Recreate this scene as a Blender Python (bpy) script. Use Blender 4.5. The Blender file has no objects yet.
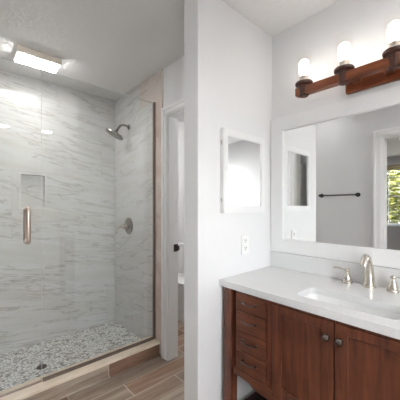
import bpy, bmesh, math, random
from mathutils import Vector, Matrix
PI = math.pi
S = bpy.context.scene
C = S.collection
random.seed(7)

# ---------------------------------------------------------------- camera, world, sun, exposure
cam = bpy.data.cameras.new('camera'); cam.lens = 24.35; cam.sensor_width = 36; cam.shift_y = 0.015
cam.clip_start = 0.02
co = bpy.data.objects.new('camera', cam); C.objects.link(co)
co.location = (0, 0, 1.279); co.rotation_euler = (PI/2, 0, math.radians(-42.05))
S.camera = co
w = bpy.data.worlds.new('sky'); S.world = w; w.use_nodes = True
wn = w.node_tree.nodes; wn.clear()
sky = wn.new('ShaderNodeTexSky'); sky.sky_type = 'NISHITA'; sky.sun_disc = False
sky.sun_elevation = math.radians(48); sky.sun_rotation = math.radians(150)
bg = wn.new('ShaderNodeBackground'); bg.inputs[1].default_value = 2.0
wo = wn.new('ShaderNodeOutputWorld')
hs = wn.new('ShaderNodeHueSaturation'); hs.inputs['Saturation'].default_value = .12
w.node_tree.links.new(sky.outputs[0], hs.inputs['Color']); w.node_tree.links.new(hs.outputs[0], bg.inputs[0]); w.node_tree.links.new(bg.outputs[0], wo.inputs[0])
sun = bpy.data.lights.new('sun', 'SUN'); sun.energy = 1.6; sun.angle = 0.02; sun.color = (1, .96, .88)
so = bpy.data.objects.new('sun', sun); C.objects.link(so)
so.rotation_euler = Vector((.55, -.6, .75)).to_track_quat('Z', 'Y').to_euler()
S.view_settings.view_transform = 'Standard'; S.view_settings.look = 'None'
S.view_settings.gamma = 1; S.view_settings.use_curve_mapping = False
S.view_settings.exposure = 1.18
L_BULB, L_DOWN, L_SHOWER, L_CLOSET_FILL, L_FILL = 4.0, 44, 26, 22, 2.6     # lamp emission; the last two serve added fill lights

# ---------------------------------------------------------------- materials
def mat(name, col=(.8, .8, .8), rough=.5, metal=0, **kw):
    m = bpy.data.materials.new(name); m.use_nodes = True
    b = m.node_tree.nodes['Principled BSDF']
    b.inputs['Base Color'].default_value = (*col, 1); b.inputs['Roughness'].default_value = rough
    b.inputs['Metallic'].default_value = metal
    for k, v in kw.items(): b.inputs[k.replace('_', ' ')].default_value = v
    return m
class N:
    def __init__(s, m): s.m = m; s.t = m.node_tree; s.b = s.t.nodes['Principled BSDF']
    def new(s, ty, ins=None, **props):
        n = s.t.nodes.new(ty)
        for k, v in props.items(): setattr(n, k, v)
        for k, v in (ins or {}).items():
            if hasattr(v, 'links') or isinstance(v, bpy.types.NodeSocket): s.t.links.new(v, n.inputs[k])
            else: n.inputs[k].default_value = v
        return n
    def math(s, op, a, b=0.0, c=0.0):
        return s.new('ShaderNodeMath', {0: a, 1: b, 2: c}, operation=op).outputs[0]
    def pos(s): return s.new('ShaderNodeNewGeometry').outputs['Position']
    def sep(s, v):
        n = s.new('ShaderNodeSeparateXYZ', {0: v}); return n.outputs
    def comb(s, x=0., y=0., z=0.): return s.new('ShaderNodeCombineXYZ', {0: x, 1: y, 2: z}).outputs[0]
    def noise(s, v, scale, detail=4, dist=0., rough=.5):
        return s.new('ShaderNodeTexNoise', {'Vector': v, 'Scale': scale, 'Detail': detail, 'Distortion': dist, 'Roughness': rough}).outputs['Fac']
    def ramp(s, f, stops, interp='LINEAR'):
        n = s.new('ShaderNodeValToRGB', {'Fac': f}); r = n.color_ramp; r.interpolation = interp
        while len(r.elements) < len(stops): r.elements.new(.5)
        for e, (p, c) in zip(r.elements, stops): e.position = p; e.color = (*c, 1)
        return n.outputs['Color']
    def mix(s, f, a, b, mode='MIX'):
        n = s.new('ShaderNodeMix', data_type='RGBA', blend_type=mode)
        for i, v in ((0, f), (6, a), (7, b)):
            if isinstance(v, bpy.types.NodeSocket): s.t.links.new(v, n.inputs[i])
            else: n.inputs[i].default_value = v if not isinstance(v, tuple) else (*v, 1)
        return n.outputs[2]
    def color(s, c): s.t.links.new(c, s.b.inputs['Base Color'])
    def bump(s, h, strength=.3, dist=.01):
        n = s.new('ShaderNodeBump', {'Height': h, 'Strength': strength, 'Distance': dist})
        s.t.links.new(n.outputs[0], s.b.inputs['Normal'])
def paint(name, col, bs=.12, scale=90):
    m = mat(name, col, .6); n = N(m); n.bump(n.noise(n.pos(), scale, 3), bs, .003); return m
M_wall = paint('white_wall_paint', (.78, .78, .785))
M_wall_shaded = paint('shaded_wall_paint', (.70, .70, .71))  # wall paint made greyer: shade on these walls put into the colour
M_ceil = paint('textured_ceiling_paint', (.80, .795, .79), .6, 45)
M_trim = mat('white_trim_paint', (.82, .82, .82), .32)
M_porc = mat('white_porcelain', (.85, .85, .84), .12)
M_quartz = mat('white_quartz', (.80, .80, .80), .16)
_n = N(M_quartz); _n.color(_n.ramp(_n.noise(_n.pos(), 160, 2), [(.3, (.71, .71, .71)), (.6, (.74, .74, .74))]))
M_plate = mat('white_plastic', (.84, .84, .83), .35)
M_nickel = mat('brushed_nickel', (.60, .555, .49), .27, 1)
M_dnickel = mat('satin_dark_nickel', (.29, .27, .245), .25, 1)
M_brass = mat('champagne_nickel', (.50, .41, .355), .3, 1)
M_chan = mat('brown_nickel_channel', (.30, .245, .215), .32, 1)
M_bronze = mat('oil_rubbed_bronze', (.10, .075, .065), .35, .8)
M_black = mat('matte_black_metal', (.015, .015, .017), .4, .3)
M_pewter = mat('pewter', (.20, .17, .16), .25, 1)
M_mirror = mat('mirror_silver', (.93, .94, .94), .0, 1)
M_dark = mat('dark_slot', (.03, .03, .03), .7)
M_beigetrim = mat('beige_lamp_trim', (.90, .83, .73), .4)
def wood(name, c1, c2, axis='z', scale=1., rough=.35):
    m = mat(name, c1, rough); n = N(m); p = n.sep(n.pos())
    k = {'x': (3, 40, 40), 'y': (40, 3, 40), 'z': (40, 40, 3)}[axis]
    v = n.comb(*[n.math('MULTIPLY', p[i], k[i]*scale) for i in range(3)])
    g = n.noise(v, 1., 5, .8); b = n.noise(n.pos(), 7, 3)
    f = n.math('ADD', n.math('MULTIPLY', g, .6), n.math('MULTIPLY', b, .4))
    n.color(n.ramp(f, [(.32, c2), (.62, c1)])); n.bump(g, .06, .002); return m
M_cab = wood('cherry_stained_wood', (.175, .054, .025), (.050, .013, .007))
M_cabh = wood('cherry_stained_wood_across', (.175, .054, .025), (.050, .013, .007), 'y')
M_cabd = wood('dark_stained_shelf_wood', (.030, .010, .007), (.015, .006, .004), 'y')
M_beam = wood('reddish_fixture_wood', (.32, .092, .034), (.10, .026, .012), 'y', 1.2, .3)
M_cup = wood('dark_rust_wood', (.10, .030, .018), (.035, .012, .008), 'z', 1.5, .4)
def tile(name, ax):
    m = mat(name, (.6, .6, .58), .10); n = N(m); p = n.sep(n.pos())
    h = p[0] if ax == 'x' else p[1]; z = p[2]
    H, W = .61, 1.22
    row = n.math('FLOOR', n.math('DIVIDE', n.math('ADD', z, .24), H))
    hh = n.math('ADD', h, n.math('MULTIPLY', row, .43))
    colm = n.math('FLOOR', n.math('DIVIDE', hh, W))
    v = n.comb(n.math('ADD', n.math('MULTIPLY', h, .55), n.math('MULTIPLY', row, 3.1)),
               n.math('MULTIPLY', colm, 2.7), n.math('ADD', n.math('MULTIPLY', z, 4.2), n.math('MULTIPLY', h, .7)))
    broad = n.noise(v, 1.5, 6, .7, .62)
    base = n.ramp(broad, [(.28, (.53, .525, .51)), (.45, (.63, .63, .63)), (.60, (.57, .56, .54)), (.74, (.66, .655, .645))])
    vein = n.math('ABSOLUTE', n.math('SUBTRACT', n.noise(v, 2.6, 6, .6, .6), .5))
    vm = n.ramp(vein, [(0., (1, 1, 1)), (.022, (0, 0, 0))])
    mask = n.math('GREATER_THAN', n.noise(v, 1.1, 2), .46)
    c = n.mix(n.math('MULTIPLY', n.math('MULTIPLY', n.sep(vm)[0], mask), .6), base, (.30, .285, .27))
    if ax == 'y':
        wm = n.math('MULTIPLY', n.math('GREATER_THAN', z, 2.20), n.math('LESS_THAN', p[1], 2.30))
        c = n.mix(n.math('MULTIPLY', wm, .5), c, n.ramp(broad, [(.35, (.50, .37, .31)), (.65, (.68, .56, .50))]))
    def joint(x, per): 
        f = n.math('FRACT', n.math('DIVIDE', x, per)); d = n.math('MULTIPLY', n.math('MINIMUM', f, n.math('SUBTRACT', 1, f)), per)
        return n.math('LESS_THAN', d, .0012)
    j = n.math('MAXIMUM', joint(n.math('ADD', z, .24), H), joint(hh, W))
    n.color(n.mix(n.math('MULTIPLY', j, .55), c, (.36, .35, .34))); return m
M_tx = tile('veined_marble_tile_back', 'x'); M_ty = tile('veined_marble_tile_side', 'y')
def planks(name, H=.152, L=.92, face=False):
    m = mat(name, (.4, .3, .2), .33); n = N(m); p = n.sep(n.pos())
    a = p[2] if face else n.math('ADD', p[1], .02)
    row = n.math('FLOOR', n.math('DIVIDE', a, H)) if not face else n.math('ADD', 3., 0.)
    xx = n.math('ADD', p[0], n.math('MULTIPLY', row, .337))
    cl = n.math('FLOOR', n.math('DIVIDE', xx, L))
    wn_ = n.new('ShaderNodeTexWhiteNoise', {'Vector': n.comb(row, cl, 1.7)}, noise_dimensions='3D').outputs['Value']
    base = n.ramp(wn_, [(0, (.22, .12, .08)), (.35, (.42, .27, .19)), (.65, (.30, .24, .19)), (1, (.50, .41, .33))])
    v = n.comb(n.math('ADD', n.math('MULTIPLY', p[0], 2.2), n.math('MULTIPLY', wn_, 9.)), n.math('MULTIPLY', a, 26.), n.math('MULTIPLY', row, 2.3))
    g = n.noise(v, 1., 5, .9, .6)
    c = n.mix(n.ramp(g, [(.35, (.62, .62, .62)), (.65, (0, 0, 0))]), base, (.14, .08, .055))
    g2 = n.noise(v, .6, 3, .4)
    c = n.mix(n.ramp(g2, [(.5, (0, 0, 0)), (.72, (.5, .5, .5))]), c, (.56, .47, .39))
    def joint(x, per, wd):
        f = n.math('FRACT', n.math('DIVIDE', x, per)); d = n.math('MULTIPLY', n.math('MINIMUM', f, n.math('SUBTRACT', 1, f)), per)
        return n.math('LESS_THAN', d, wd)
    j = joint(xx, L, .003)
    if not face: j = n.math('MAXIMUM', j, joint(a, H, .003))
    n.color(n.mix(n.math('MULTIPLY', j, .8), c, (.62, .54, .46))); return m
M_floor = planks('wood_look_plank_tile'); M_curb = planks('wood_look_curb_tile', face=True, L=.62)
M_cream = mat('cream_stone', (.66, .55, .43), .28); _n = N(M_cream)
_n.color(_n.ramp(_n.noise(_n.pos(), 9, 4, .6), [(.35, (.76, .64, .51)), (.65, (.86, .75, .62))]))
M_peb = mat('pebble_mosaic', (.6, .6, .6), .35); _n = N(M_peb)
_v = _n.new('ShaderNodeMapping', {0: _n.pos(), 3: (1, 1.35, 1)}).outputs[0]
_f = _n.new('ShaderNodeTexVoronoi', {'Vector': _v, 'Scale': 40.}, feature='F1')
_e = _n.new('ShaderNodeTexVoronoi', {'Vector': _v, 'Scale': 40.}, feature='DISTANCE_TO_EDGE').outputs['Distance']
_c = _n.ramp(_n.sep(_f.outputs['Color'])[0], [(0, (.20, .19, .18)), (.14, (.36, .35, .33)), (.24, (.82, .82, .80)), (.65, (.92, .92, .91)), (1, (.80, .80, .78))])
_n.color(_n.mix(_n.ramp(_e, [(.05, (1, 1, 1)), (.13, (0, 0, 0))]), _c, (.38, .38, .37)))
_n.bump(_n.ramp(_e, [(0, (0, 0, 0)), (.3, (1, 1, 1))]), .5, .004)
def glassmat(name, tint, f0):
    m = bpy.data.materials.new(name); m.use_nodes = True; t = m.node_tree; t.nodes.clear()
    tr = t.nodes.new('ShaderNodeBsdfTransparent'); tr.inputs[0].default_value = (*tint, 1)
    gl = t.nodes.new('ShaderNodeBsdfGlossy'); gl.inputs['Roughness'].default_value = 0; gl.inputs[0].default_value = (1, 1, 1, 1)
    fr = t.nodes.new('ShaderNodeFresnel'); ge = t.nodes.new('ShaderNodeNewGeometry')
    mr = t.nodes.new('ShaderNodeMapRange'); mr.inputs[3].default_value = f0; mr.inputs[4].default_value = 1/f0   # same reflectance on both faces of the pane
    t.links.new(ge.outputs['Backfacing'], mr.inputs[0]); t.links.new(mr.outputs[0], fr.inputs[0])
    mx = t.nodes.new('ShaderNodeMixShader'); o = t.nodes.new('ShaderNodeOutputMaterial')
    t.links.new(fr.outputs[0], mx.inputs[0]); t.links.new(tr.outputs[0], mx.inputs[1]); t.links.new(gl.outputs[0], mx.inputs[2])
    t.links.new(mx.outputs[0], o.inputs[0]); return m
M_glass = glassmat('clear_shower_glass', (.982, .990, .984), 1.6)
M_wglass = glassmat('window_glass', (.98, .99, .99), 1.3)
M_shade = glassmat('clear_lamp_glass', (.995, .99, .985), 1.12)
M_gedge = mat('green_glass_edge', (.80, .86, .84), .15)
def emis(name, col, s):
    m = bpy.data.materials.new(name); m.use_nodes = True; b = m.node_tree.nodes['Principled BSDF']
    b.inputs['Base Color'].default_value = (.9, .9, .9, 1)
    b.inputs['Emission Color'].default_value = (*col, 1); b.inputs['Emission Strength'].default_value = s; return m
M_bulb = emis('frosted_bulb', (1, .955, .90), L_BULB)
M_down = emis('downlight_lens', (1, .97, .94), L_DOWN)
M_lens = emis('shower_lamp_lens', (1, .985, .96), L_SHOWER)
M_fill = emis('fill_dome', (1, .985, .965), L_FILL)
M_cfill = emis('closet_fill_dome', (1, .98, .96), L_CLOSET_FILL)
M_ceramic = mat('cream_socket', (.75, .66, .58), .4)
def leafmat(name, c1, c2):
    m = mat(name, c1, .5); n = N(m); n.color(n.ramp(n.noise(n.pos(), 5, 3), [(.35, c1), (.65, c2)])); return m
M_leaf = leafmat('yellow_green_leaves', (.025, .045, .006), (.17, .155, .02))
M_bark = mat('brown_bark', (.10, .07, .05), .8)
M_grass = leafmat('dry_garden_ground', (.10, .10, .07), (.16, .15, .12))
M_blind = mat('woven_beige_shade', (.50, .42, .27), .8)

# ---------------------------------------------------------------- mesh helpers
def bm_(): return bmesh.new()
def box(bm, x0, x1, y0, y1, z0, z1, bev=0, seg=2):
    b2 = bmesh.new() if bev else bm
    r = bmesh.ops.create_cube(b2, size=1)
    for v in r['verts']:
        v.co = Vector(((x0+x1)/2+v.co.x*(x1-x0), (y0+y1)/2+v.co.y*(y1-y0), (z0+z1)/2+v.co.z*(z1-z0)))
    if bev:
        bmesh.ops.bevel(b2, geom=b2.edges[:], offset=bev, segments=seg, affect='EDGES', profile=.5)
        join(bm, b2)
    return bm
def join(bm, b2):
    m = bpy.data.meshes.new('t'); b2.to_mesh(m); b2.free(); bm.from_mesh(m); bpy.data.meshes.remove(m)
def rings(bm, rs, cap0=True, cap1=True, closed=False):
    R = [[bm.verts.new(p) for p in r] for r in rs]; n = len(R[0])
    pairs = list(zip(R, R[1:])) + ([(R[-1], R[0])] if closed else [])
    for a, b in pairs:
        for i in range(n): bm.faces.new((a[i], a[(i+1) % n], b[(i+1) % n], b[i]))
    if not closed:
        if cap0: bm.faces.new(R[0][::-1])
        if cap1: bm.faces.new(R[-1])
def frame_of(d):
    d = Vector(d).normalized(); a = Vector((0, 0, 1)) if abs(d.z) < .9 else Vector((1, 0, 0))
    u = d.cross(a).normalized(); return u, d.cross(u).normalized()
def lathe(bm, o, axis, prof, n=28):
    """prof: (radius, distance along axis)"""
    u, v = frame_of(axis); d = Vector(axis).normalized(); o = Vector(o)
    rings(bm, [[o+d*h+(u*math.cos(t)+v*math.sin(t))*max(r, 1e-4) for t in [2*PI*i/n for i in range(n)]] for r, h in prof])
def tube(bm, pts, rad, n=14, flat=1.):
    pts = [Vector(p) for p in pts]; rs = []
    if not hasattr(rad, '__len__'): rad = [rad]*len(pts)
    u = None
    for i, p in enumerate(pts):
        d = (pts[min(i+1, len(pts)-1)]-pts[max(i-1, 0)]).normalized()
        if u is None: u, v = frame_of(d)
        else: u = (u-d*u.dot(d)).normalized(); v = d.cross(u)
        rs.append([p+(u*math.cos(t)+v*math.sin(t)*flat)*rad[i] for t in [2*PI*k/n for k in range(n)]])
    rings(bm, rs)
def arc(c, r, a0, a1, ax, ay, n=10):
    c = Vector(c); ax = Vector(ax); ay = Vector(ay)
    return [c+ax*r*math.cos(a0+(a1-a0)*i/n)+ay*r*math.sin(a0+(a1-a0)*i/n) for i in range(n+1)]
def prism(bm, poly, axis, a, b):
    """poly in the two other axes (in xyz order), extruded from a to b along axis"""
    def P(p, t): return {'x': (t, p[0], p[1]), 'y': (p[0], t, p[1]), 'z': (p[0], p[1], t)}[axis]
    rings(bm, [[P(p, a) for p in poly], [P(p, b) for p in poly]])
def rrect(x0, x1, y0, y1, r, z, n=5):
    out = []
    for cx, cy, a in ((x1-r, y1-r, 0), (x0+r, y1-r, PI/2), (x0+r, y0+r, PI), (x1-r, y0+r, 1.5*PI)):
        out += [Vector((cx+r*math.cos(a+PI/2*i/n), cy+r*math.sin(a+PI/2*i/n), z)) for i in range(n+1)]
    return out
def obj(name, bm, m, parent=None, smooth=False, label=None):
    bmesh.ops.recalc_face_normals(bm, faces=bm.faces)
    if parent is not None:
        bmesh.ops.translate(bm, verts=bm.verts, vec=-WL[parent.name])
    me = bpy.data.meshes.new(name); bm.to_mesh(me); bm.free()
    me.materials.append(m); o = bpy.data.objects.new(name, me); C.objects.link(o)
    if smooth:
        for p in me.polygons: p.use_smooth = True
        me.set_sharp_from_angle(angle=math.radians(38))
    if parent is not None: o.parent = parent; WL[o.name] = WL[parent.name]
    else: WL[o.name] = Vector((0, 0, 0))
    if label: o['label'] = label
    return o
WL = {}
def thing(name, label, cat, loc, group=None):
    o = bpy.data.objects.new(name, None); C.objects.link(o); o.location = loc; o.empty_display_size = .05
    WL[o.name] = Vector(loc); o['label'] = label; o['category'] = cat
    if group: o['group'] = group
    return o
def tag(o, label, cat, group=None):
    o['label'] = label; o['category'] = cat
    if group: o['group'] = group
    return o
def struct(name, bm, m, label=None):
    o = obj(name, bm, m); o['kind'] = 'structure'
    if label: o['label'] = label
    return o

# ---------------------------------------------------------------- setting
X1, YP, XE, YQ = 1.6125, 1.049, .932, 1.165
XS, YB, X0, H = 1.30, 2.838, -.34, 2.44
struct('floor', box(bm_(), -4.5, 2.7, -1.7, 3.06, -.1, 0), M_floor, 'brown and grey wood-look plank tile floor')
struct('ceiling', box(bm_(), -4.5, 2.7, -1.7, 3.06, H, H+.1), M_ceil, 'white textured ceiling')
struct('wall_right', box(bm_(), X1, X1+.1, -1.6, YP, 0, H), M_wall, 'white wall behind the vanity mirror')
b = bm_(); box(b, XE, 2.6, YP, YQ, 0, H, .003, 1)
struct('wall_middle', b, M_wall, 'white partition wall carrying the medicine cabinet')
b = bm_(); box(b, XS+.006, 1.40, YQ, 1.216, 0, H); box(b, XS+.006, 1.40, 1.216, 1.840, 2.03, H); box(b, XS+.006, 1.40, 1.840, 2.95, 0, H)
struct('wall_closet', b, M_wall, 'white wall around the toilet room doorway')
struct('wall_shower_right', box(bm_(), XS, XS+.006, 1.912, YB, 0, H), M_ty, 'marble-look tile wall with the shower head')
NX0, NX1, NZ0, NZ1 = .427, .615, 1.265, 1.56
b = bm_(); box(b, X0, NX0, YB, 2.95, 0, H); box(b, NX1, XS+.006, YB, 2.95, 0, H)
box(b, NX0, NX1, YB, 2.95, 0, NZ0); box(b, NX0, NX1, YB, 2.95, NZ1, H); box(b, NX0, NX1, YB+.055, 2.95, NZ0, NZ1)
struct('wall_shower_back', b, M_tx, 'marble-look tile back wall with a recessed niche')
struct('wall_shower_left', box(bm_(), X0, X0+.006, 2.0, YB, 0, H), M_ty)
b = bm_()
for s in ((NX0-.012, NX0, NZ0-.012, NZ1+.012), (NX1, NX1+.012, NZ0-.012, NZ1+.012), (NX0, NX1, NZ0-.012, NZ0), (NX0, NX1, NZ1, NZ1+.012)):
    box(b, s[0], s[1], YB-.004, YB, s[2], s[3])
struct('trim_3', b, mat('pale_niche_edging', (.62, .61, .59), .3), 'pale edging around the shower niche')
DY0, DY1 = .123, .883
b = bm_(); box(b, X0-.12, X0, -1.6, DY0, 0, H); box(b, X0-.12, X0, DY1, 2.95, 0, H); box(b, X0-.12, X0, DY0, DY1, 2.05, H)
struct('wall_left', b, M_wall_shaded, 'wall with towel bar and bedroom doorway, shade put into its paint, seen in the mirror')
BX0, BX1, BZ0, BZ1 = -.27, .43, .95, 2.10
b = bm_(); box(b, -4.5, BX0, -1.7, -1.6, 0, H); box(b, BX1, X1+.1, -1.7, -1.6, 0, H); box(b, BX0, BX1, -1.7, -1.6, 0, BZ0); box(b, BX0, BX1, -1.7, -1.6, BZ1, H)
struct('wall_back', b, M_wall, 'white wall behind the camera')
b = bm_()
for s in (BX0, BX1-.04): box(b, s, s+.04, -1.67, -1.62, BZ0, BZ1)
for z in (BZ0, BZ1-.04, 1.50): box(b, BX0+.04, BX1-.04, -1.67, -1.62, z, z+.04)
w2 = struct('window_added', b, M_trim, 'tall white window added unseen behind the camera for light')  # unseen window, added so daylight reaches the partition and curb
obj('pane', box(bm_(), BX0+.03, BX1-.03, -1.647, -1.643, BZ0+.03, BZ1-.03), M_wglass, w2)
struct('wall_toilet_far', box(bm_(), 1.40, 2.7, 2.95, 3.05, 0, H), M_wall)
struct('wall_toilet_right', box(bm_(), 2.6, 2.7, YP, 2.95, 0, H), M_wall)
struct('wall_bedroom_side', box(bm_(), -4.4, X0, 2.95, 3.05, 0, H), M_wall_shaded)
WY0, WY1, WZ0, WZ1 = .95, 2.35, .83, 2.2
b = bm_(); box(b, -4.5, -4.4, -1.6, WY0, 0, H); box(b, -4.5, -4.4, WY1, 3.05, 0, H)
box(b, -4.5, -4.4, WY0, WY1, 0, WZ0); box(b, -4.5, -4.4, WY0, WY1, WZ1, H)
struct('wall_bedroom_far', b, M_wall_shaded)
struct('ground', box(bm_(), -14, -4.55, -6, 10, -.3, -.2), M_grass)
# shower pan and curb
struct('trim_1', box(bm_(), X0, XS, 1.962, 2.085, 0, .097), M_curb, 'wood-look tile face of the shower curb')
b = bm_(); box(b, X0, XS, 1.950, 2.097, .097, .117, .003, 2)
struct('trim_2', b, M_cream, 'cream stone cap of the shower curb')
b = bm_(); box(b, X0, XS, 1.942, 1.962, 0, .014, .004, 2); struct('trim_4', b, M_curb, 'narrow tile strip along the foot of the curb')
b = bm_(); box(b, X0, XS, 2.085, YB, 0, .02); struct('floor_shower', b, M_peb, 'grey and white pebble mosaic shower floor')
M_bull = mat('pinkish_stone_edge', (.60, .48, .42), .2); _n = N(M_bull)
_n.color(_n.ramp(_n.noise(_n.pos(), 6, 4, .6), [(.35, (.60, .48, .42)), (.65, (.72, .64, .59))]))
struct('trim_5', box(bm_(), XS-.004, XS, 1.914, 2.018, .118, 2.21), M_bull, 'pinkish stone edge tile beside the shower glass')
# doorway to the toilet room
def casing(y0, y1, zt, x, sgn, w=.086, t=.016):
    """flat stepped casing around an opening, on a wall plane at x, facing sgn"""
    b = bm_()
    def strip(a, c, z0, z1, tt): box(b, *sorted((x, x+sgn*tt)), a, c, z0, z1, .002, 1)
    for (a, c, o) in ((y1, y1+w, 1), (y0-w, y0, -1)):
        if o > 0: strip(a, a+.014, 0, zt, t-.004); strip(a+.014, c-.026, 0, zt, t); strip(c-.026, c, 0, zt+w, t+.006)
        else: strip(a, a+.026, 0, zt+w, t+.006); strip(a+.026, c-.014, 0, zt, t); strip(c-.014, c, 0, zt, t-.004)
    strip(y0-w+.026, y1+w-.026, zt, zt+.014, t-.004); strip(y0-w+.026, y1+w-.026, zt+.014, zt+w-.026, t); strip(y0-w+.026, y1+w-.026, zt+w-.026, zt+w, t+.006)
    return b
b = casing(1.252, 1.840, 2.03, XS+.006, -1, .072)
box(b, XS+.006, 1.40, 1.832, 1.840, 0, 2.03); box(b, XS+.006, 1.40, 1.216, 1.232, 0, 2.03); box(b, XS+.006, 1.40, 1.232, 1.832, 2.016, 2.03)
d = struct('door_1', b, M_trim, 'white cased doorway into the toilet room')
b = bm_(); box(b, 1.355, 1.399, 1.828, 1.832, .895, .957, .001); box(b, 1.378, 1.406, 1.816, 1.828, .905, .942, .003)
obj('strike_plate', b, M_bronze, d, label='dark metal strike plate')
b = casing(DY0, DY1, 2.05, X0, 1, .085)
box(b, X0-.12, X0, DY1-.014, DY1, 0, 2.05); box(b, X0-.12, X0, DY0, DY0+.014, 0, 2.05); box(b, X0-.12, X0, DY0+.014, DY1-.014, 2.036, 2.05)
struct('door_2', b, M_trim, 'white cased doorway to the bedroom, reflected in the vanity mirror')
# baseboards
struct('baseboard_back', box(bm_(), 1.40, 2.6, 2.938, 2.95, 0, .09), M_trim)
struct('baseboard_bedroom', box(bm_(), -4.4, -4.388, -1.6, 2.95, 0, .1), M_trim)
# bedroom window
wf = struct('window_1', (lambda b: (box(b, -4.4, -4.385, WY0-.07, WY0, WZ0-.02, WZ1+.07), box(b, -4.4, -4.385, WY1, WY1+.07, WZ0-.02, WZ1+.07),
     box(b, -4.4, -4.385, WY0, WY1, WZ1, WZ1+.07), box(b, -4.4, -4.36, WY0-.09, WY1+.09, WZ0-.03, WZ0), b)[-1])(bm_()), M_trim,
     'white-framed divided bedroom window, seen in the mirror')
b = bm_()
for y in (WY0, WY1-.04): box(b, -4.47, -4.44, y, y+.04, WZ0, WZ1)
for z in (WZ0, WZ1-.04, (WZ0+WZ1)/2-.02): box(b, -4.47, -4.44, WY0+.04, WY1-.04, z, z+.04)
for k in range(1, 5): box(b, -4.46, -4.445, WY0+.04+k*.264-.009, WY0+.04+k*.264+.009, WZ0+.04, WZ1-.04)
for z in (WZ0+.25, WZ0+.46, WZ1-.46, WZ1-.25): box(b, -4.459, -4.446, WY0+.04, WY1-.04, z-.009, z+.009)
obj('window_frame', b, M_trim, wf)
obj('pane', box(bm_(), -4.4555, -4.4515, WY0+.03, WY1-.03, WZ0+.03, WZ1-.03), M_wglass, wf)

# ---------------------------------------------------------------- vanity
CY = .434                                      # centre of the vanity along the wall
VF = 1.100                                     # plane of the drawer and door faces
van = thing('vanity', 'cherry-stained bathroom vanity with four drawers and paired doors under the white counter', 'vanity', (1.35, CY, 0))
ZT, ZB = .838, .400
def mir(y, s): return CY+s*(y-CY)
def ybox(b, x0, x1, ya, yb, z0, z1, s, bev=.0015, seg=1):
    a, c = sorted((mir(ya, s), mir(yb, s))); box(b, x0, x1, a, c, z0, z1, bev, seg)
# carcass: face frame, sides, bottom, back
b = bm_()
for s in (1, -1):
    ybox(b, VF+.034, 1.60, .944, .956, ZB+.01, ZT, s)                 # side panel
    ybox(b, VF+.034, VF+.044, .9365, .944, ZB, ZT, s)                  # dark reveal beside leg
    ybox(b, VF+.001, VF+.02, .714, .7435, ZB, ZT, s)                  # stile between drawers and door
    ybox(b, VF+.001, VF+.02, .7435, .9355, ZT-.013, ZT, s)
    ybox(b, VF+.001, VF+.02, .7435, .9355, .422, .434, s)
box(b, VF+.021, 1.60, mir(.944, -1), .944, ZB+.005, ZB+.02)
box(b, VF+.001, VF+.02, mir(.714, -1), .714, ZT-.012, ZT)
box(b, 1.588, 1.60, mir(.944, -1), .944, ZB+.02, ZT)
obj('carcass', b, M_cab, van)
# legs
for s in (1, -1):
    for x0 in (VF-.004, 1.55):
        b = bm_(); ybox(b, x0, x0+.05, .9665, 1.0175, 0, ZT, s, .003, 2); ybox(b, x0+.02, x0+.044, .960, .9665, .128 if x0 > 1.3 else .0, ZT, s)
        obj('leg', b, M_cab, van)
# apron with bracketed ends
ya = .950; top = .422
pts = [(ya, top), (ya, .388), (ya-.04, .389), (ya-.075, .388), (ya-.105, .382), (ya-.13, .372), (ya-.15, .364), (ya-.175, .361)]
poly = [(p[0], p[1]) for p in pts] + [(mir(p[0], -1), p[1]) for p in reversed(pts)]
poly2 = [(y, z) for y, z in poly if True]
b = bm_()
# split into a strip so the concave outline fills cleanly
up = [p[0] for p in pts[1:]] + [mir(p[0], -1) for p in reversed(pts[1:])]
lo = [p[1] for p in pts[1:]] + [p[1] for p in reversed(pts[1:])]
rr = [[(VF-.004, y, z), (VF+.016, y, z), (VF+.016, y, min(top, ZB-.001) if .16 < y < .71 else top), (VF-.004, y, min(top, ZB-.001) if .16 < y < .71 else top)] for y, z in zip(up, lo)]
cut = []
for i, r in enumerate(rr):
    cut.append(r)
    if i == len(pts)-2:
        for yy in (.7145, .7135):
            t = top if yy > .714 else ZB-.001
            cut.append([(VF-.004, yy, .361), (VF+.016, yy, .361), (VF+.016, yy, t), (VF-.004, yy, t)])
        for yy in (mir(.7135, -1), mir(.7145, -1)):
            t = top if yy < .1540 else ZB-.001
            cut.append([(VF-.004, yy, .361), (VF+.016, yy, .361), (VF+.016, yy, t), (VF-.004, yy, t)])
rings(b, cut)
bmesh.ops.bevel(b, geom=[e for e in b.edges if abs(e.verts[0].co.x-VF+.004) < 1e-5 and abs(e.verts[1].co.x-VF+.004) < 1e-5 and e.verts[0].co.z < .3999 and e.verts[1].co.z < .3999 and abs(e.verts[0].co.y-e.verts[1].co.y) > .005], offset=.003, segments=1, affect='EDGES')
obj('apron', b, M_cabh, van)
# lower shelf
b = bm_(); box(b, VF+.02, 1.598, mir(.956, -1), .956, .105, .127, .002, 1); box(b, VF+.05, 1.598, .956, 1.017, .105, .127); box(b, VF+.05, 1.598, mir(1.017, -1), mir(.956, -1), .105, .127)
obj('shelf', b, M_cabd, van, label='dark lower shelf')
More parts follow.
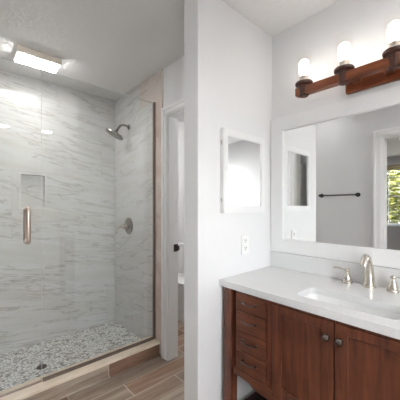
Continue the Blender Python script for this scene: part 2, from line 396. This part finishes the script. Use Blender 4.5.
# drawers
def pull(b, y, z, L=.082):
    x = VF-.002
    tube(b, [(x, y+L/2, z), (x-.016, y+L/2-.002, z-.001)], .004)
    tube(b, [(x, y-L/2, z), (x-.016, y-L/2+.002, z-.001)], .004)
    P = [(x-.015-.004*math.sin(PI*t), y+L/2-L*t, z-.002-.003*math.sin(PI*t)) for t in [i/10 for i in range(11)]]
    tube(b, P, [.003+.0018*math.sin(PI*i/10) for i in range(11)], flat=.8)
    for e in (L/2, -L/2): lathe(b, (x+.001, y+e, z), (-1, 0, 0), [(.008, 0), (.008, .002), (.004, .005)], 14)
for s in (1, -1):
    for z0, z1 in ((.738, .823), (.635, .735), (.530, .632), (.436, .527)):
        b = bm_(); ybox(b, VF-.004, VF+.018, .7465, .934, z0, z1, s, .0025, 2)
        dr = obj('drawer', b, M_cabh, van)
        b = bm_(); pull(b, mir(.845, s), (z0+z1)/2+.006); obj('pull', b, M_pewter, dr, True)
# doors
for s in (1, -1):
    y0, y1 = .4365, .712; zb, zt = ZB, .824; rw = .046
    b = bm_(); ybox(b, VF-.004, VF+.016, y1-rw, y1, zb, zt, s, .002); ybox(b, VF-.004, VF+.016, y0, y0+rw, zb, zt, s, .002)
    ybox(b, VF-.004, VF+.016, y0+rw, y1-rw, zt-.038, zt, s, .002); ybox(b, VF-.004, VF+.016, y0+rw, y1-rw, zb, zb+rw, s, .002)
    dr = obj('door', b, M_cab, van)
    b = bm_(); ybox(b, VF+.005, VF+.013, y0+rw-.004, y1-rw+.004, zb+rw-.004, zt-.034, s, 0)
    obj('panel', b, M_cab, dr)
    b = bm_(); lathe(b, (VF-.003, mir(.459, s), .762), (-1, 0, 0), [(.010, 0), (.009, .004), (.006, .008), (.006, .014), (.013, .019), (.0155, .024), (.013, .029), (.006, .032), (.001, .033)], 20)
    obj('knob', b, M_pewter, dr, True)
# countertop with sink cut-out, backsplash
SX0, SX1, SY0, SY1 = 1.165, 1.345, CY-.20, CY+.205
b = bm_()
xo0, xo1, yo0, yo1 = 1.086, X1, mir(YP, -1), YP
outer = [Vector((xo1, yo1, .87)), Vector((xo0, yo1, .87)), Vector((xo0, yo0, .87)), Vector((xo1, yo0, .87))]
inner = rrect(SX0, SX1, SY0, SY1, .035, .87, 5)
vo = [b.verts.new(p) for p in outer]; vi = [b.verts.new(p) for p in inner]
ed = [b.edges.new((vo[i], vo[(i+1) % 4])) for i in range(4)] + [b.edges.new((vi[i], vi[(i+1) % len(vi)])) for i in range(len(vi))]
bmesh.ops.triangle_fill(b, use_beauty=True, use_dissolve=False, edges=ed)
fs = [f for f in b.faces if not all(v in vi for v in f.verts)]
bad = [f for f in b.faces if f not in fs]
if bad: bmesh.ops.delete(b, geom=bad, context='FACES_ONLY')
r = bmesh.ops.extrude_face_region(b, geom=b.faces[:])
bmesh.ops.translate(b, verts=[v for v in r['geom'] if isinstance(v, bmesh.types.BMVert)], vec=(0, 0, -.032))
tag(obj('countertop', b, M_quartz), 'white quartz vanity countertop with a rectangular sink cut-out', 'countertop')
b = bm_(); box(b, X1-.02, X1, yo0, YP, .87, .972, .0015, 1); tag(obj('backsplash', b, M_quartz), 'low white quartz backsplash strip under the large mirror', 'backsplash')
snk = thing('sink', 'white undermount rectangular sink set in the quartz counter', 'sink', ((SX0+SX1)/2, CY, .74))
b = bm_(); e = .006
def rr_(d, z, r=.035): return rrect(SX0-d, SX1+d, SY0-d, SY1+d, r, z, 5)
rings(b, [rr_(.02, .837, .045), rr_(e*0+.002, .837), rr_(-.005, .81), rr_(-.012, .775, .03), rr_(-.030, .757, .03), rr_(-.07, .752, .01),
          rr_(-.07, .740, .01), rr_(-.03, .742, .03), rr_(.0, .765, .04), rr_(.008, .81), rr_(.02, .832, .045)], closed=True)
prism(b, [(p.x, p.y) for p in rr_(-.069, 0, .01)], 'z', .741, .7515)
obj('basin', b, M_porc, snk, True)
b = bm_(); lathe(b, ((SX0+SX1)/2, CY, .751), (0, 0, 1), [(.022, 0), (.022, .003), (.014, .004), (.012, .002)]); obj('drain', b, M_nickel, snk, True)
# faucet
fx = 1.552
fc = thing('faucet', 'brushed nickel widespread faucet with two lever handles behind the sink', 'faucet', (fx, CY+.01, .87))
b = bm_(); fy = CY+.009
lathe(b, (fx, fy, .87), (0, 0, 1), [(.031, 0), (.032, .004), (.030, .010), (.025, .014), (.0235, .02)])
tube(b, [(fx, fy, .882), (fx, fy, .91), (fx-.002, fy, .94), (fx-.007, fy, .97), (fx-.016, fy, .998), (fx-.030, fy, 1.018), (fx-.047, fy, 1.024), (fx-.063, fy, 1.017), (fx-.075, fy, 1.002), (fx-.079, fy, .988)],
     [.027, .0245, .022, .020, .0185, .018, .0175, .017, .0165, .0155], 20)
tube(b, [(fx-.079, fy, .990), (fx-.0805, fy, .982)], [.016, .0145], 20)
obj('spout', b, M_nickel, fc, True)
for s in (1, -1):
    hy = fy+s*.102
    b = bm_(); lathe(b, (fx-.004, hy, .87), (0, 0, 1), [(.026, 0), (.027, .004), (.025, .010), (.021, .013), (.0215, .018), (.020, .032), (.015, .046), (.010, .055), (.009, .060), (.012, .064), (.0125, .070), (.009, .077), (.001, .080)], 24)
    hb = obj('handle_base', b, M_nickel, fc, True)
    b = bm_(); tube(b, [(fx-.004, hy, .938), (fx-.008, hy+s*.02, .941), (fx-.012, hy+s*.042, .945), (fx-.016, hy+s*.06, .946), (fx-.017, hy+s*.068, .945)], [.006, .0055, .0075, .0085, .004], 14, .6)
    obj('lever', b, M_nickel, hb, True)

# ---------------------------------------------------------------- vanity mirror
vm = thing('wall_mirror', 'large white-framed mirror over the vanity backsplash', 'mirror', (X1, CY, .975))
my1, my0, mz0, mz1, fw = 1.043, mir(1.043, -1), .975, 1.862, .086
def mframe(b, a0, a1, z0, z1, w, depth0, depth1, place):
    """mitred frame: outer loop, inner loop, front and back"""
    o = [(a0, z0), (a1, z0), (a1, z1), (a0, z1)]; i = [(a0+w, z0+w), (a1-w, z0+w), (a1-w, z1-w), (a0+w, z1-w)]
    R = [[place(*p, d) for p in ring] for ring, d in ((o, depth0), (o, depth1), (i, depth1), (i, depth0))]
    rings(b, R, closed=True)
b = bm_(); mframe(b, my0, my1, mz0, mz1, fw, 0, .022, lambda a, z, d: (X1-d, a, z))
obj('frame', b, M_trim, vm)
obj('mirror_glass', box(bm_(), X1-.006, X1-.001, my0+fw-.002, my1-fw+.002, mz0+fw-.002, mz1-fw+.002), M_mirror, vm)

# ---------------------------------------------------------------- medicine cabinet
mc = thing('medicine_cabinet', 'white framed mirrored medicine cabinet on the partition wall', 'cabinet', (1.29, YP, 1.24))
ax0, ax1, az0, az1 = 1.095, 1.487, 1.24, 1.714
b = bm_(); box(b, ax0+.001, ax1-.004, YP-.0138, YP, az0+.002, az1-.002, .001, 1); obj('body', b, M_trim, mc)
b = bm_(); mframe(b, ax0, ax1, az0, az1, .040, YP-.014, YP-.030, lambda a, z, d: (a, d, z))
bmesh.ops.bevel(b, geom=[e for e in b.edges if all(abs(v.co.y-(YP-.03)) < 1e-5 for v in e.verts)], offset=.004, segments=2, affect='EDGES')
dd = obj('door', b, M_trim, mc)
obj('mirror_glass', box(bm_(), ax0+.038, ax1-.038, YP-.022, YP-.015, az0+.038, az1-.038), M_mirror, dd)
for z in (1.30, 1.62):
    obj('hinge', box(bm_(), ax0-.0012, ax0+.003, YP-.018, YP-.008, z, z+.024), M_nickel, mc)

# ---------------------------------------------------------------- outlet
ol = thing('outlet', 'white duplex electrical outlet plate above the counter end', 'outlet', (1.314, YP, 1.043))
b = bm_(); box(b, 1.278, 1.350, YP-.006, YP, .985, 1.101, .002, 2); obj('cover_plate', b, M_plate, ol)
for zc in (1.021, 1.066):
    b = bm_(); box(b, 1.298, 1.330, YP-.0085, YP-.005, zc-.016, zc+.016, .003, 2); rc = obj('receptacle', b, M_plate, ol)
    b = bm_(); box(b, 1.306, 1.3085, YP-.0092, YP-.008, zc-.002, zc+.009); box(b, 1.319, 1.3215, YP-.0092, YP-.008, zc-.002, zc+.009); lathe(b, (1.314, YP-.0083, zc-.009), (0, -1, 0), [(.0028, 0), (.0028, .0009)], 12)
    obj('slots', b, M_dark, rc)

# ---------------------------------------------------------------- vanity light
vl = thing('vanity_light', 'reddish wooden bar light with glowing glass-shaded bulbs above the vanity mirror', 'wall light', (X1, CY, 1.95))
bx = 1.50
b = bm_(); box(b, X1-.030, X1, .292, .568, 1.893, 2.012, .006, 2); obj('back_plate', b, M_beam, vl)
b = bm_(); box(b, bx-.022, bx+.022, CY-.372, CY+.372, 1.922, 1.968, .003, 2)
box(b, bx+.022, X1-.03, .48, .52, 1.925, 1.965, .002); box(b, bx+.022, X1-.03, .34, .38, 1.925, 1.965, .002)
obj('beam', b, M_beam, vl)
for k in range(4):
    y = CY+(k-1.5)*.2185
    b = bm_(); lathe(b, (bx, y, 1.914), (0, 0, 1), [(.022, 0), (.026, .004), (.028, .040), (.032, .058), (.047, .066), (.0485, .071), (.0485, .078), (.045, .082), (.03, .083)], 30)
    cup = obj('lamp_cup', b, M_cup, vl, True)
    b = bm_(); lathe(b, (bx, y, 1.996), (0, 0, 1), [(.024, 0), (.024, .034), (.019, .036)], 24); obj('socket', b, M_ceramic, cup, True)
    b = bm_(); lathe(b, (bx, y, 2.031), (0, 0, 1), [(.017, 0), (.022, .012), (.0275, .028), (.029, .048), (.0285, .070), (.025, .084), (.015, .094), (.002, .098)], 26)
    obj('bulb', b, M_bulb, cup, True)
    b = bm_(); lathe(b, (bx, y, 1.998), (0, 0, 1), [(.040, 0), (.0435, .004), (.0435, .165), (.0415, .165), (.0415, .006), (.038, .004)], 32)
    obj('glass_shade', b, M_shade, cup, True)

# ---------------------------------------------------------------- shower glass
GY = 2.030; SEAM = .4228
gp = thing('glass_panel', 'fixed clear glass shower panel on the cream curb', 'glass panel', ((SEAM+XS)/2, GY, .117))
obj('pane', box(bm_(), SEAM+.002, XS-.004, GY-.004, GY+.004, .120, 2.178), M_glass, gp)
b = bm_(); box(b, XS-.020, XS, GY-.010, GY-.0045, .117, 2.185); box(b, XS-.020, XS, GY+.0045, GY+.010, .117, 2.185); box(b, XS-.0035, XS, GY-.0045, GY+.0045, .117, 2.185)
box(b, SEAM+.004, XS-.020, GY-.010, GY-.0045, .117, .134); box(b, SEAM+.004, XS-.020, GY+.0045, GY+.010, .117, .134)
obj('channel', b, M_chan, gp, label='satin metal channel holding the panel edge')
b = bm_(); box(b, SEAM+.002, XS-.020, GY-.0045, GY+.0045, 2.178, 2.1815); obj('top_edge', b, M_gedge, gp)
gd = thing('glass_door', 'clear glass shower door with vertical pull handle', 'glass door', ((X0+SEAM)/2, GY, .117))
obj('pane', box(bm_(), X0+.01, SEAM-.002, GY-.004, GY+.004, .128, 2.178), M_glass, gd)
b = bm_(); box(b, SEAM-.003, SEAM-.0021, GY-.0045, GY+.0045, .128, 2.178); box(b, X0+.01, SEAM-.0031, GY-.0045, GY+.0045, 2.178, 2.1815); obj('polished_edge', b, M_gedge, gd)
b = bm_(); box(b, X0+.01, SEAM-.002, GY-.006, GY+.006, .119, .128); obj('bottom_sweep', b, M_brass, gd)
hx = .338
b = bm_()
for s in (-1, 1):
    yo = GY+s*.048; y_ = GY+s*.004; z0, z1, r = 1.048, 1.262, .020
    P = [(hx, y_, z0)] + [(hx, yo-s*r+s*r*math.sin(t), z0+r-r*math.cos(t)) for t in [PI/2*i/6 for i in range(7)]] \
        + [(hx, yo-s*r+s*r*math.cos(t), z1-r+r*math.sin(t)) for t in [PI/2*i/6 for i in range(7)]] + [(hx, y_, z1)]
    tube(b, P, .0125, 16)
    for z in (z0, z1): lathe(b, (hx, y_, z), (0, s, 0), [(.015, 0), (.015, .003), (.011, .004)], 20)
obj('handle', b, M_brass, gd, True, label='champagne-nickel pull handle')
for z in (.35, 1.9):
    b = bm_(); box(b, X0+.006, X0+.07, GY-.012, GY-.0045, z, z+.09, .002); box(b, X0+.006, X0+.07, GY+.0045, GY+.012, z, z+.09, .002); obj('hinge', b, M_dnickel, gd)

# ---------------------------------------------------------------- shower fittings
sy = 2.514
sh = thing('showerhead', 'round satin nickel showerhead on a curved arm', 'showerhead', (XS, sy, 2.07))
b = bm_(); lathe(b, (XS, sy, 2.078), (-1, 0, 0), [(.026, 0), (.026, .004), (.018, .010), (.011, .012)], 24)
tube(b, [(XS-.005, sy, 2.078), (XS-.03, sy, 2.085), (XS-.055, sy, 2.086), (XS-.08, sy, 2.080), (XS-.10, sy, 2.064), (XS-.114, sy, 2.044), (XS-.122, sy-.003, 2.026)], .0115, 16)
obj('arm', b, M_dnickel, sh, True)
nrm = Vector((-.42, .20, -.87)).normalized(); hc = Vector((XS-.158, sy-.01, 1.970))
b = bm_(); lathe(b, hc-nrm*.050, nrm, [(.013, 0), (.016, .006), (.017, .016), (.028, .024), (.062, .030), (.086, .036), (.092, .043), (.092, .052), (.086, .056)], 36)
tube(b, [(XS-.121, sy-.003, 2.028), hc-nrm*.048], .0115, 14)
hd = obj('sprayer', b, M_dnickel, sh, True)
b = bm_(); lathe(b, hc+nrm*.0055, nrm, [(.080, 0), (.080, .002)], 36)
u, v = frame_of(nrm)
for rr2, nn in ((.02, 6), (.042, 12), (.064, 18)):
    for i in range(nn):
        t = 2*PI*i/nn; lathe(b, hc+nrm*.0074+(u*math.cos(t)+v*math.sin(t))*rr2, nrm, [(.0025, 0), (.002, .002)], 6)
obj('spray_face', b, M_dnickel, hd)
sv = thing('shower_valve', 'round satin nickel shower valve with curved lever', 'shower valve', (XS, sy, 1.077))
b = bm_(); lathe(b, (XS, sy, 1.077), (-1, 0, 0), [(.084, 0), (.084, .004), (.078, .010), (.060, .015), (.040, .018), (.034, .030)], 40)
obj('escutcheon', b, M_dnickel, sv, True)
b = bm_(); lathe(b, (XS-.028, sy, 1.077), (-1, 0, 0), [(.030, 0), (.028, .02), (.021, .045), (.016, .062), (.012, .066)], 28)
tube(b, [(XS-.075, sy, 1.077), (XS-.10, sy-.002, 1.076), (XS-.118, sy-.003, 1.066), (XS-.130, sy-.004, 1.045), (XS-.136, sy-.004, 1.020), (XS-.140, sy-.004, 1.0)], [.013, .011, .010, .0095, .010, .007], 14)
obj('lever', b, M_nickel, sv, True)
sd = thing('shower_drain', 'small dark round drain in the pebble shower floor', 'drain', (.497, 2.40, .02))
b = bm_(); lathe(b, (.497, 2.40, .02), (0, 0, 1), [(.036, 0), (.036, .003), (.032, .004)], 28); obj('plate', b, M_bronze, sd, True)
b = bm_()
for i in range(3):
    for j in range(3): box(b, .479+i*.014, .487+i*.014, 2.382+j*.014, 2.390+j*.014, .0238, .0247)
obj('grate', b, M_dark, sd)
# shower ceiling light
sl = thing('shower_light', 'rectangular frosted ceiling light with beige trim over the shower', 'ceiling light', (.472, 2.41, H))
b = bm_(); box(b, .325, .62, 2.318, 2.336, 2.392, H, .003); obj('trim_bar', b, M_beigetrim, sl)
b = bm_(); box(b, .325, .62, 2.484, 2.502, 2.392, H, .003); obj('trim_bar', b, M_beigetrim, sl)
b = bm_(); box(b, .333, .612, 2.337, 2.483, 2.384, 2.392, .003, 2); obj('diffuser', b, M_lens, sl, True)
b = bm_(); box(b, .330, .615, 2.337, 2.483, 2.393, H, .002, 1); obj('housing', b, M_trim, sl)

# ---------------------------------------------------------------- downlights behind the view, and unseen flush lights added as fill
for i, (x, y) in enumerate(((.50, -.75), (1.05, -.68))):
    t = thing('downlight', ['recessed ceiling downlight near the bedroom doorway', 'recessed ceiling downlight near the vanity wall'][i], 'ceiling light', (x, y, H), 'recessed ceiling downlights')
    b = bm_(); lathe(b, (x, y, H), (0, 0, -1), [(.095, 0), (.095, .004), (.078, .006), (.076, .001)], 36); obj('trim_ring', b, M_trim, t, True)
    b = bm_(); lathe(b, (x, y, H), (0, 0, -1), [(.074, 0), (.074, .003)], 36); obj('lens', b, M_down, t)
for x, y, lab, m in ((2.05, 1.9, 'round fill light added in the toilet room', M_cfill), (-.02, 1.50, 'round fill light added between the shower and the vanity partition', M_fill),
                   (-.02, .30, 'round fill light added in front of the vanity', M_fill), (-2.4, 1.0, 'round fill light added in the bedroom', M_fill)):
    t = thing('fill_light', lab, 'ceiling light', (x, y, H), 'added round fill lights')
    b = bm_(); lathe(b, (x, y, H), (0, 0, -1), [(.15, 0), (.15, .02), (.145, .022)], 36); obj('base', b, M_trim, t, True)
    b = bm_(); lathe(b, (x, y, H-.022), (0, 0, -1), [(.14, 0), (.135, .025), (.11, .05), (.06, .066), (.001, .07)], 36); obj('dome', b, m, t, True)

# ---------------------------------------------------------------- toilet
tx, ty = 1.965, 2.0
tl = thing('toilet', 'white toilet glimpsed through the narrow doorway', 'toilet', (tx, 2.55, 0))
def oval(z, w, yf, yb, sq=2.4, n=32, bk=.75):
    out = []
    for i in range(n):
        t = 2*PI*i/n; c, s_ = math.cos(t), math.sin(t)
        x = w*math.copysign(abs(c)**(2/sq), c); k = math.copysign(abs(s_)**(2/sq), s_)
        out.append(Vector((tx+x, (yf+yb)/2+k*(yb-yf)/2, z)))
    return out
b = bm_()
rings(b, [oval(0, .135, 2.28, 2.80), oval(.02, .14, 2.275, 2.80), oval(.15, .14, 2.27, 2.81), oval(.28, .165, 2.22, 2.84), oval(.37, .185, 2.17, 2.86), oval(.40, .187, 2.165, 2.86)])
obj('bowl', b, M_porc, tl, True)
b = bm_(); rings(b, [oval(.402, .185, 2.165, 2.70), oval(.405, .190, 2.16, 2.70), oval(.420, .190, 2.16, 2.70), oval(.424, .185, 2.165, 2.70)]); obj('seat', b, M_porc, tl, True)
b = bm_(); rings(b, [oval(.428, .187, 2.163, 2.70), oval(.431, .190, 2.16, 2.70), oval(.444, .190, 2.16, 2.70), oval(.452, .175, 2.18, 2.69)]); obj('lid', b, M_porc, tl, True)
b = bm_(); box(b, tx-.205, tx+.205, 2.73, 2.935, .40, .765, .02, 3); tk = obj('tank', b, M_porc, tl, True)
b = bm_(); box(b, tx-.215, tx+.215, 2.72, 2.937, .767, .80, .01, 3); obj('tank_lid', b, M_porc, tk, True)
b = bm_(); lathe(b, (tx-.15, 2.731, .71), (0, -1, 0), [(.015, 0), (.015, .01), (.008, .014)], 16); tube(b, [(tx-.15, 2.715, .71), (tx-.10, 2.712, .70), (tx-.075, 2.712, .698)], .006); obj('flush_lever', b, M_dnickel, tk, True)

# ---------------------------------------------------------------- towel bar on the far side wall
tb = thing('towel_bar', 'slim black towel bar on the left wall, seen in the mirror', 'towel bar', (X0, 1.35, 1.413))
b = bm_(); tube(b, [(X0+.055, 1.125, 1.413), (X0+.055, 1.565, 1.413)], .008, 16); obj('bar', b, M_black, tb, True)
for y in (1.13, 1.56):
    b = bm_(); lathe(b, (X0, y, 1.413), (1, 0, 0), [(.026, 0), (.026, .006), (.012, .010), (.011, .045), (.016, .048), (.016, .064), (.010, .068)], 24); obj('mount', b, M_black, tb, True)

# ---------------------------------------------------------------- bedroom window dressing and the garden beyond
rs = thing('window_shade', 'woven beige shade rolled up at the top of the bedroom window', 'window shade', (-4.37, 1.65, 2.2))
b = bm_(); tube(b, [(-4.335, WY0-.02, 2.205), (-4.335, WY1+.02, 2.205)], .03, 16); obj('roll', b, M_blind, rs, True)
b = bm_()
nn = 16; wy = (WY1-WY0)/nn
for i in range(nn): 
    y = WY0+i*wy; prism(b, [(y, 2.18), (y, 2.13), (y+wy*.25, 2.115), (y+wy*.5, 2.11), (y+wy*.75, 2.115), (y+wy, 2.13), (y+wy, 2.18)], 'x', -4.372, -4.368)
obj('scalloped_hem', b, M_blind, rs)
def shrub(cx, cy, r, h, lab, seed):
    rnd = random.Random(seed)
    t = thing('garden_tree', lab, 'tree', (cx, cy, -.2), 'garden trees outside the bedroom window')
    b = bm_(); tube(b, [(cx, cy, -.2), (cx+.03, cy-.02, .5), (cx-.02, cy+.03, 1.3), (cx, cy, h*.8)], [.06, .05, .04, .015], 10)
    for k in range(7):
        a = rnd.uniform(0, 6.28); z = rnd.uniform(.3, h*.6); tube(b, [(cx, cy, z), (cx+math.cos(a)*r*.5, cy+math.sin(a)*r*.5, z+.35), (cx+math.cos(a)*r*.8, cy+math.sin(a)*r*.8, z+.5)], [.02, .012, .005], 6)
    obj('trunk', b, M_bark, t, True)
    V, F = [], []
    for _ in range(6500):
        while True:
            p = Vector((rnd.uniform(-1, 1), rnd.uniform(-1, 1), rnd.uniform(-1, 1)))
            if p.length < 1: break
        c = Vector((cx+p.x*r, cy+p.y*r, h*.5+p.z*h*.58-.05))
        if c.z < -.18: continue
        d = Vector((rnd.gauss(0, 1), rnd.gauss(0, 1), rnd.gauss(0, 1))).normalized(); q, q2 = frame_of(d); L = rnd.uniform(.065, .11)
        i = len(V); V += [c-q*L, c+q2*L*.42+d*.01, c+q*L, c-q2*L*.42+d*.01]; F.append((i, i+1, i+2, i+3))
    V = [v-Vector((cx, cy, -.2)) for v in V]
    me = bpy.data.meshes.new('foliage'); me.from_pydata([tuple(v) for v in V], [], F); me.materials.append(M_leaf)
    o = bpy.data.objects.new('foliage', me); C.objects.link(o); o.parent = t
shrub(-7.6, 1.0, .95, 3.0, 'leafy yellow-green tree nearer the doorway side of the bedroom window', 1)
shrub(-7.9, 3.3, 1.15, 3.3, 'leafy yellow-green tree at the hidden side of the bedroom window', 2)
shrub(-10.8, 2.8, 1.6, 3.6, 'larger leafy tree farther back in the garden', 3)
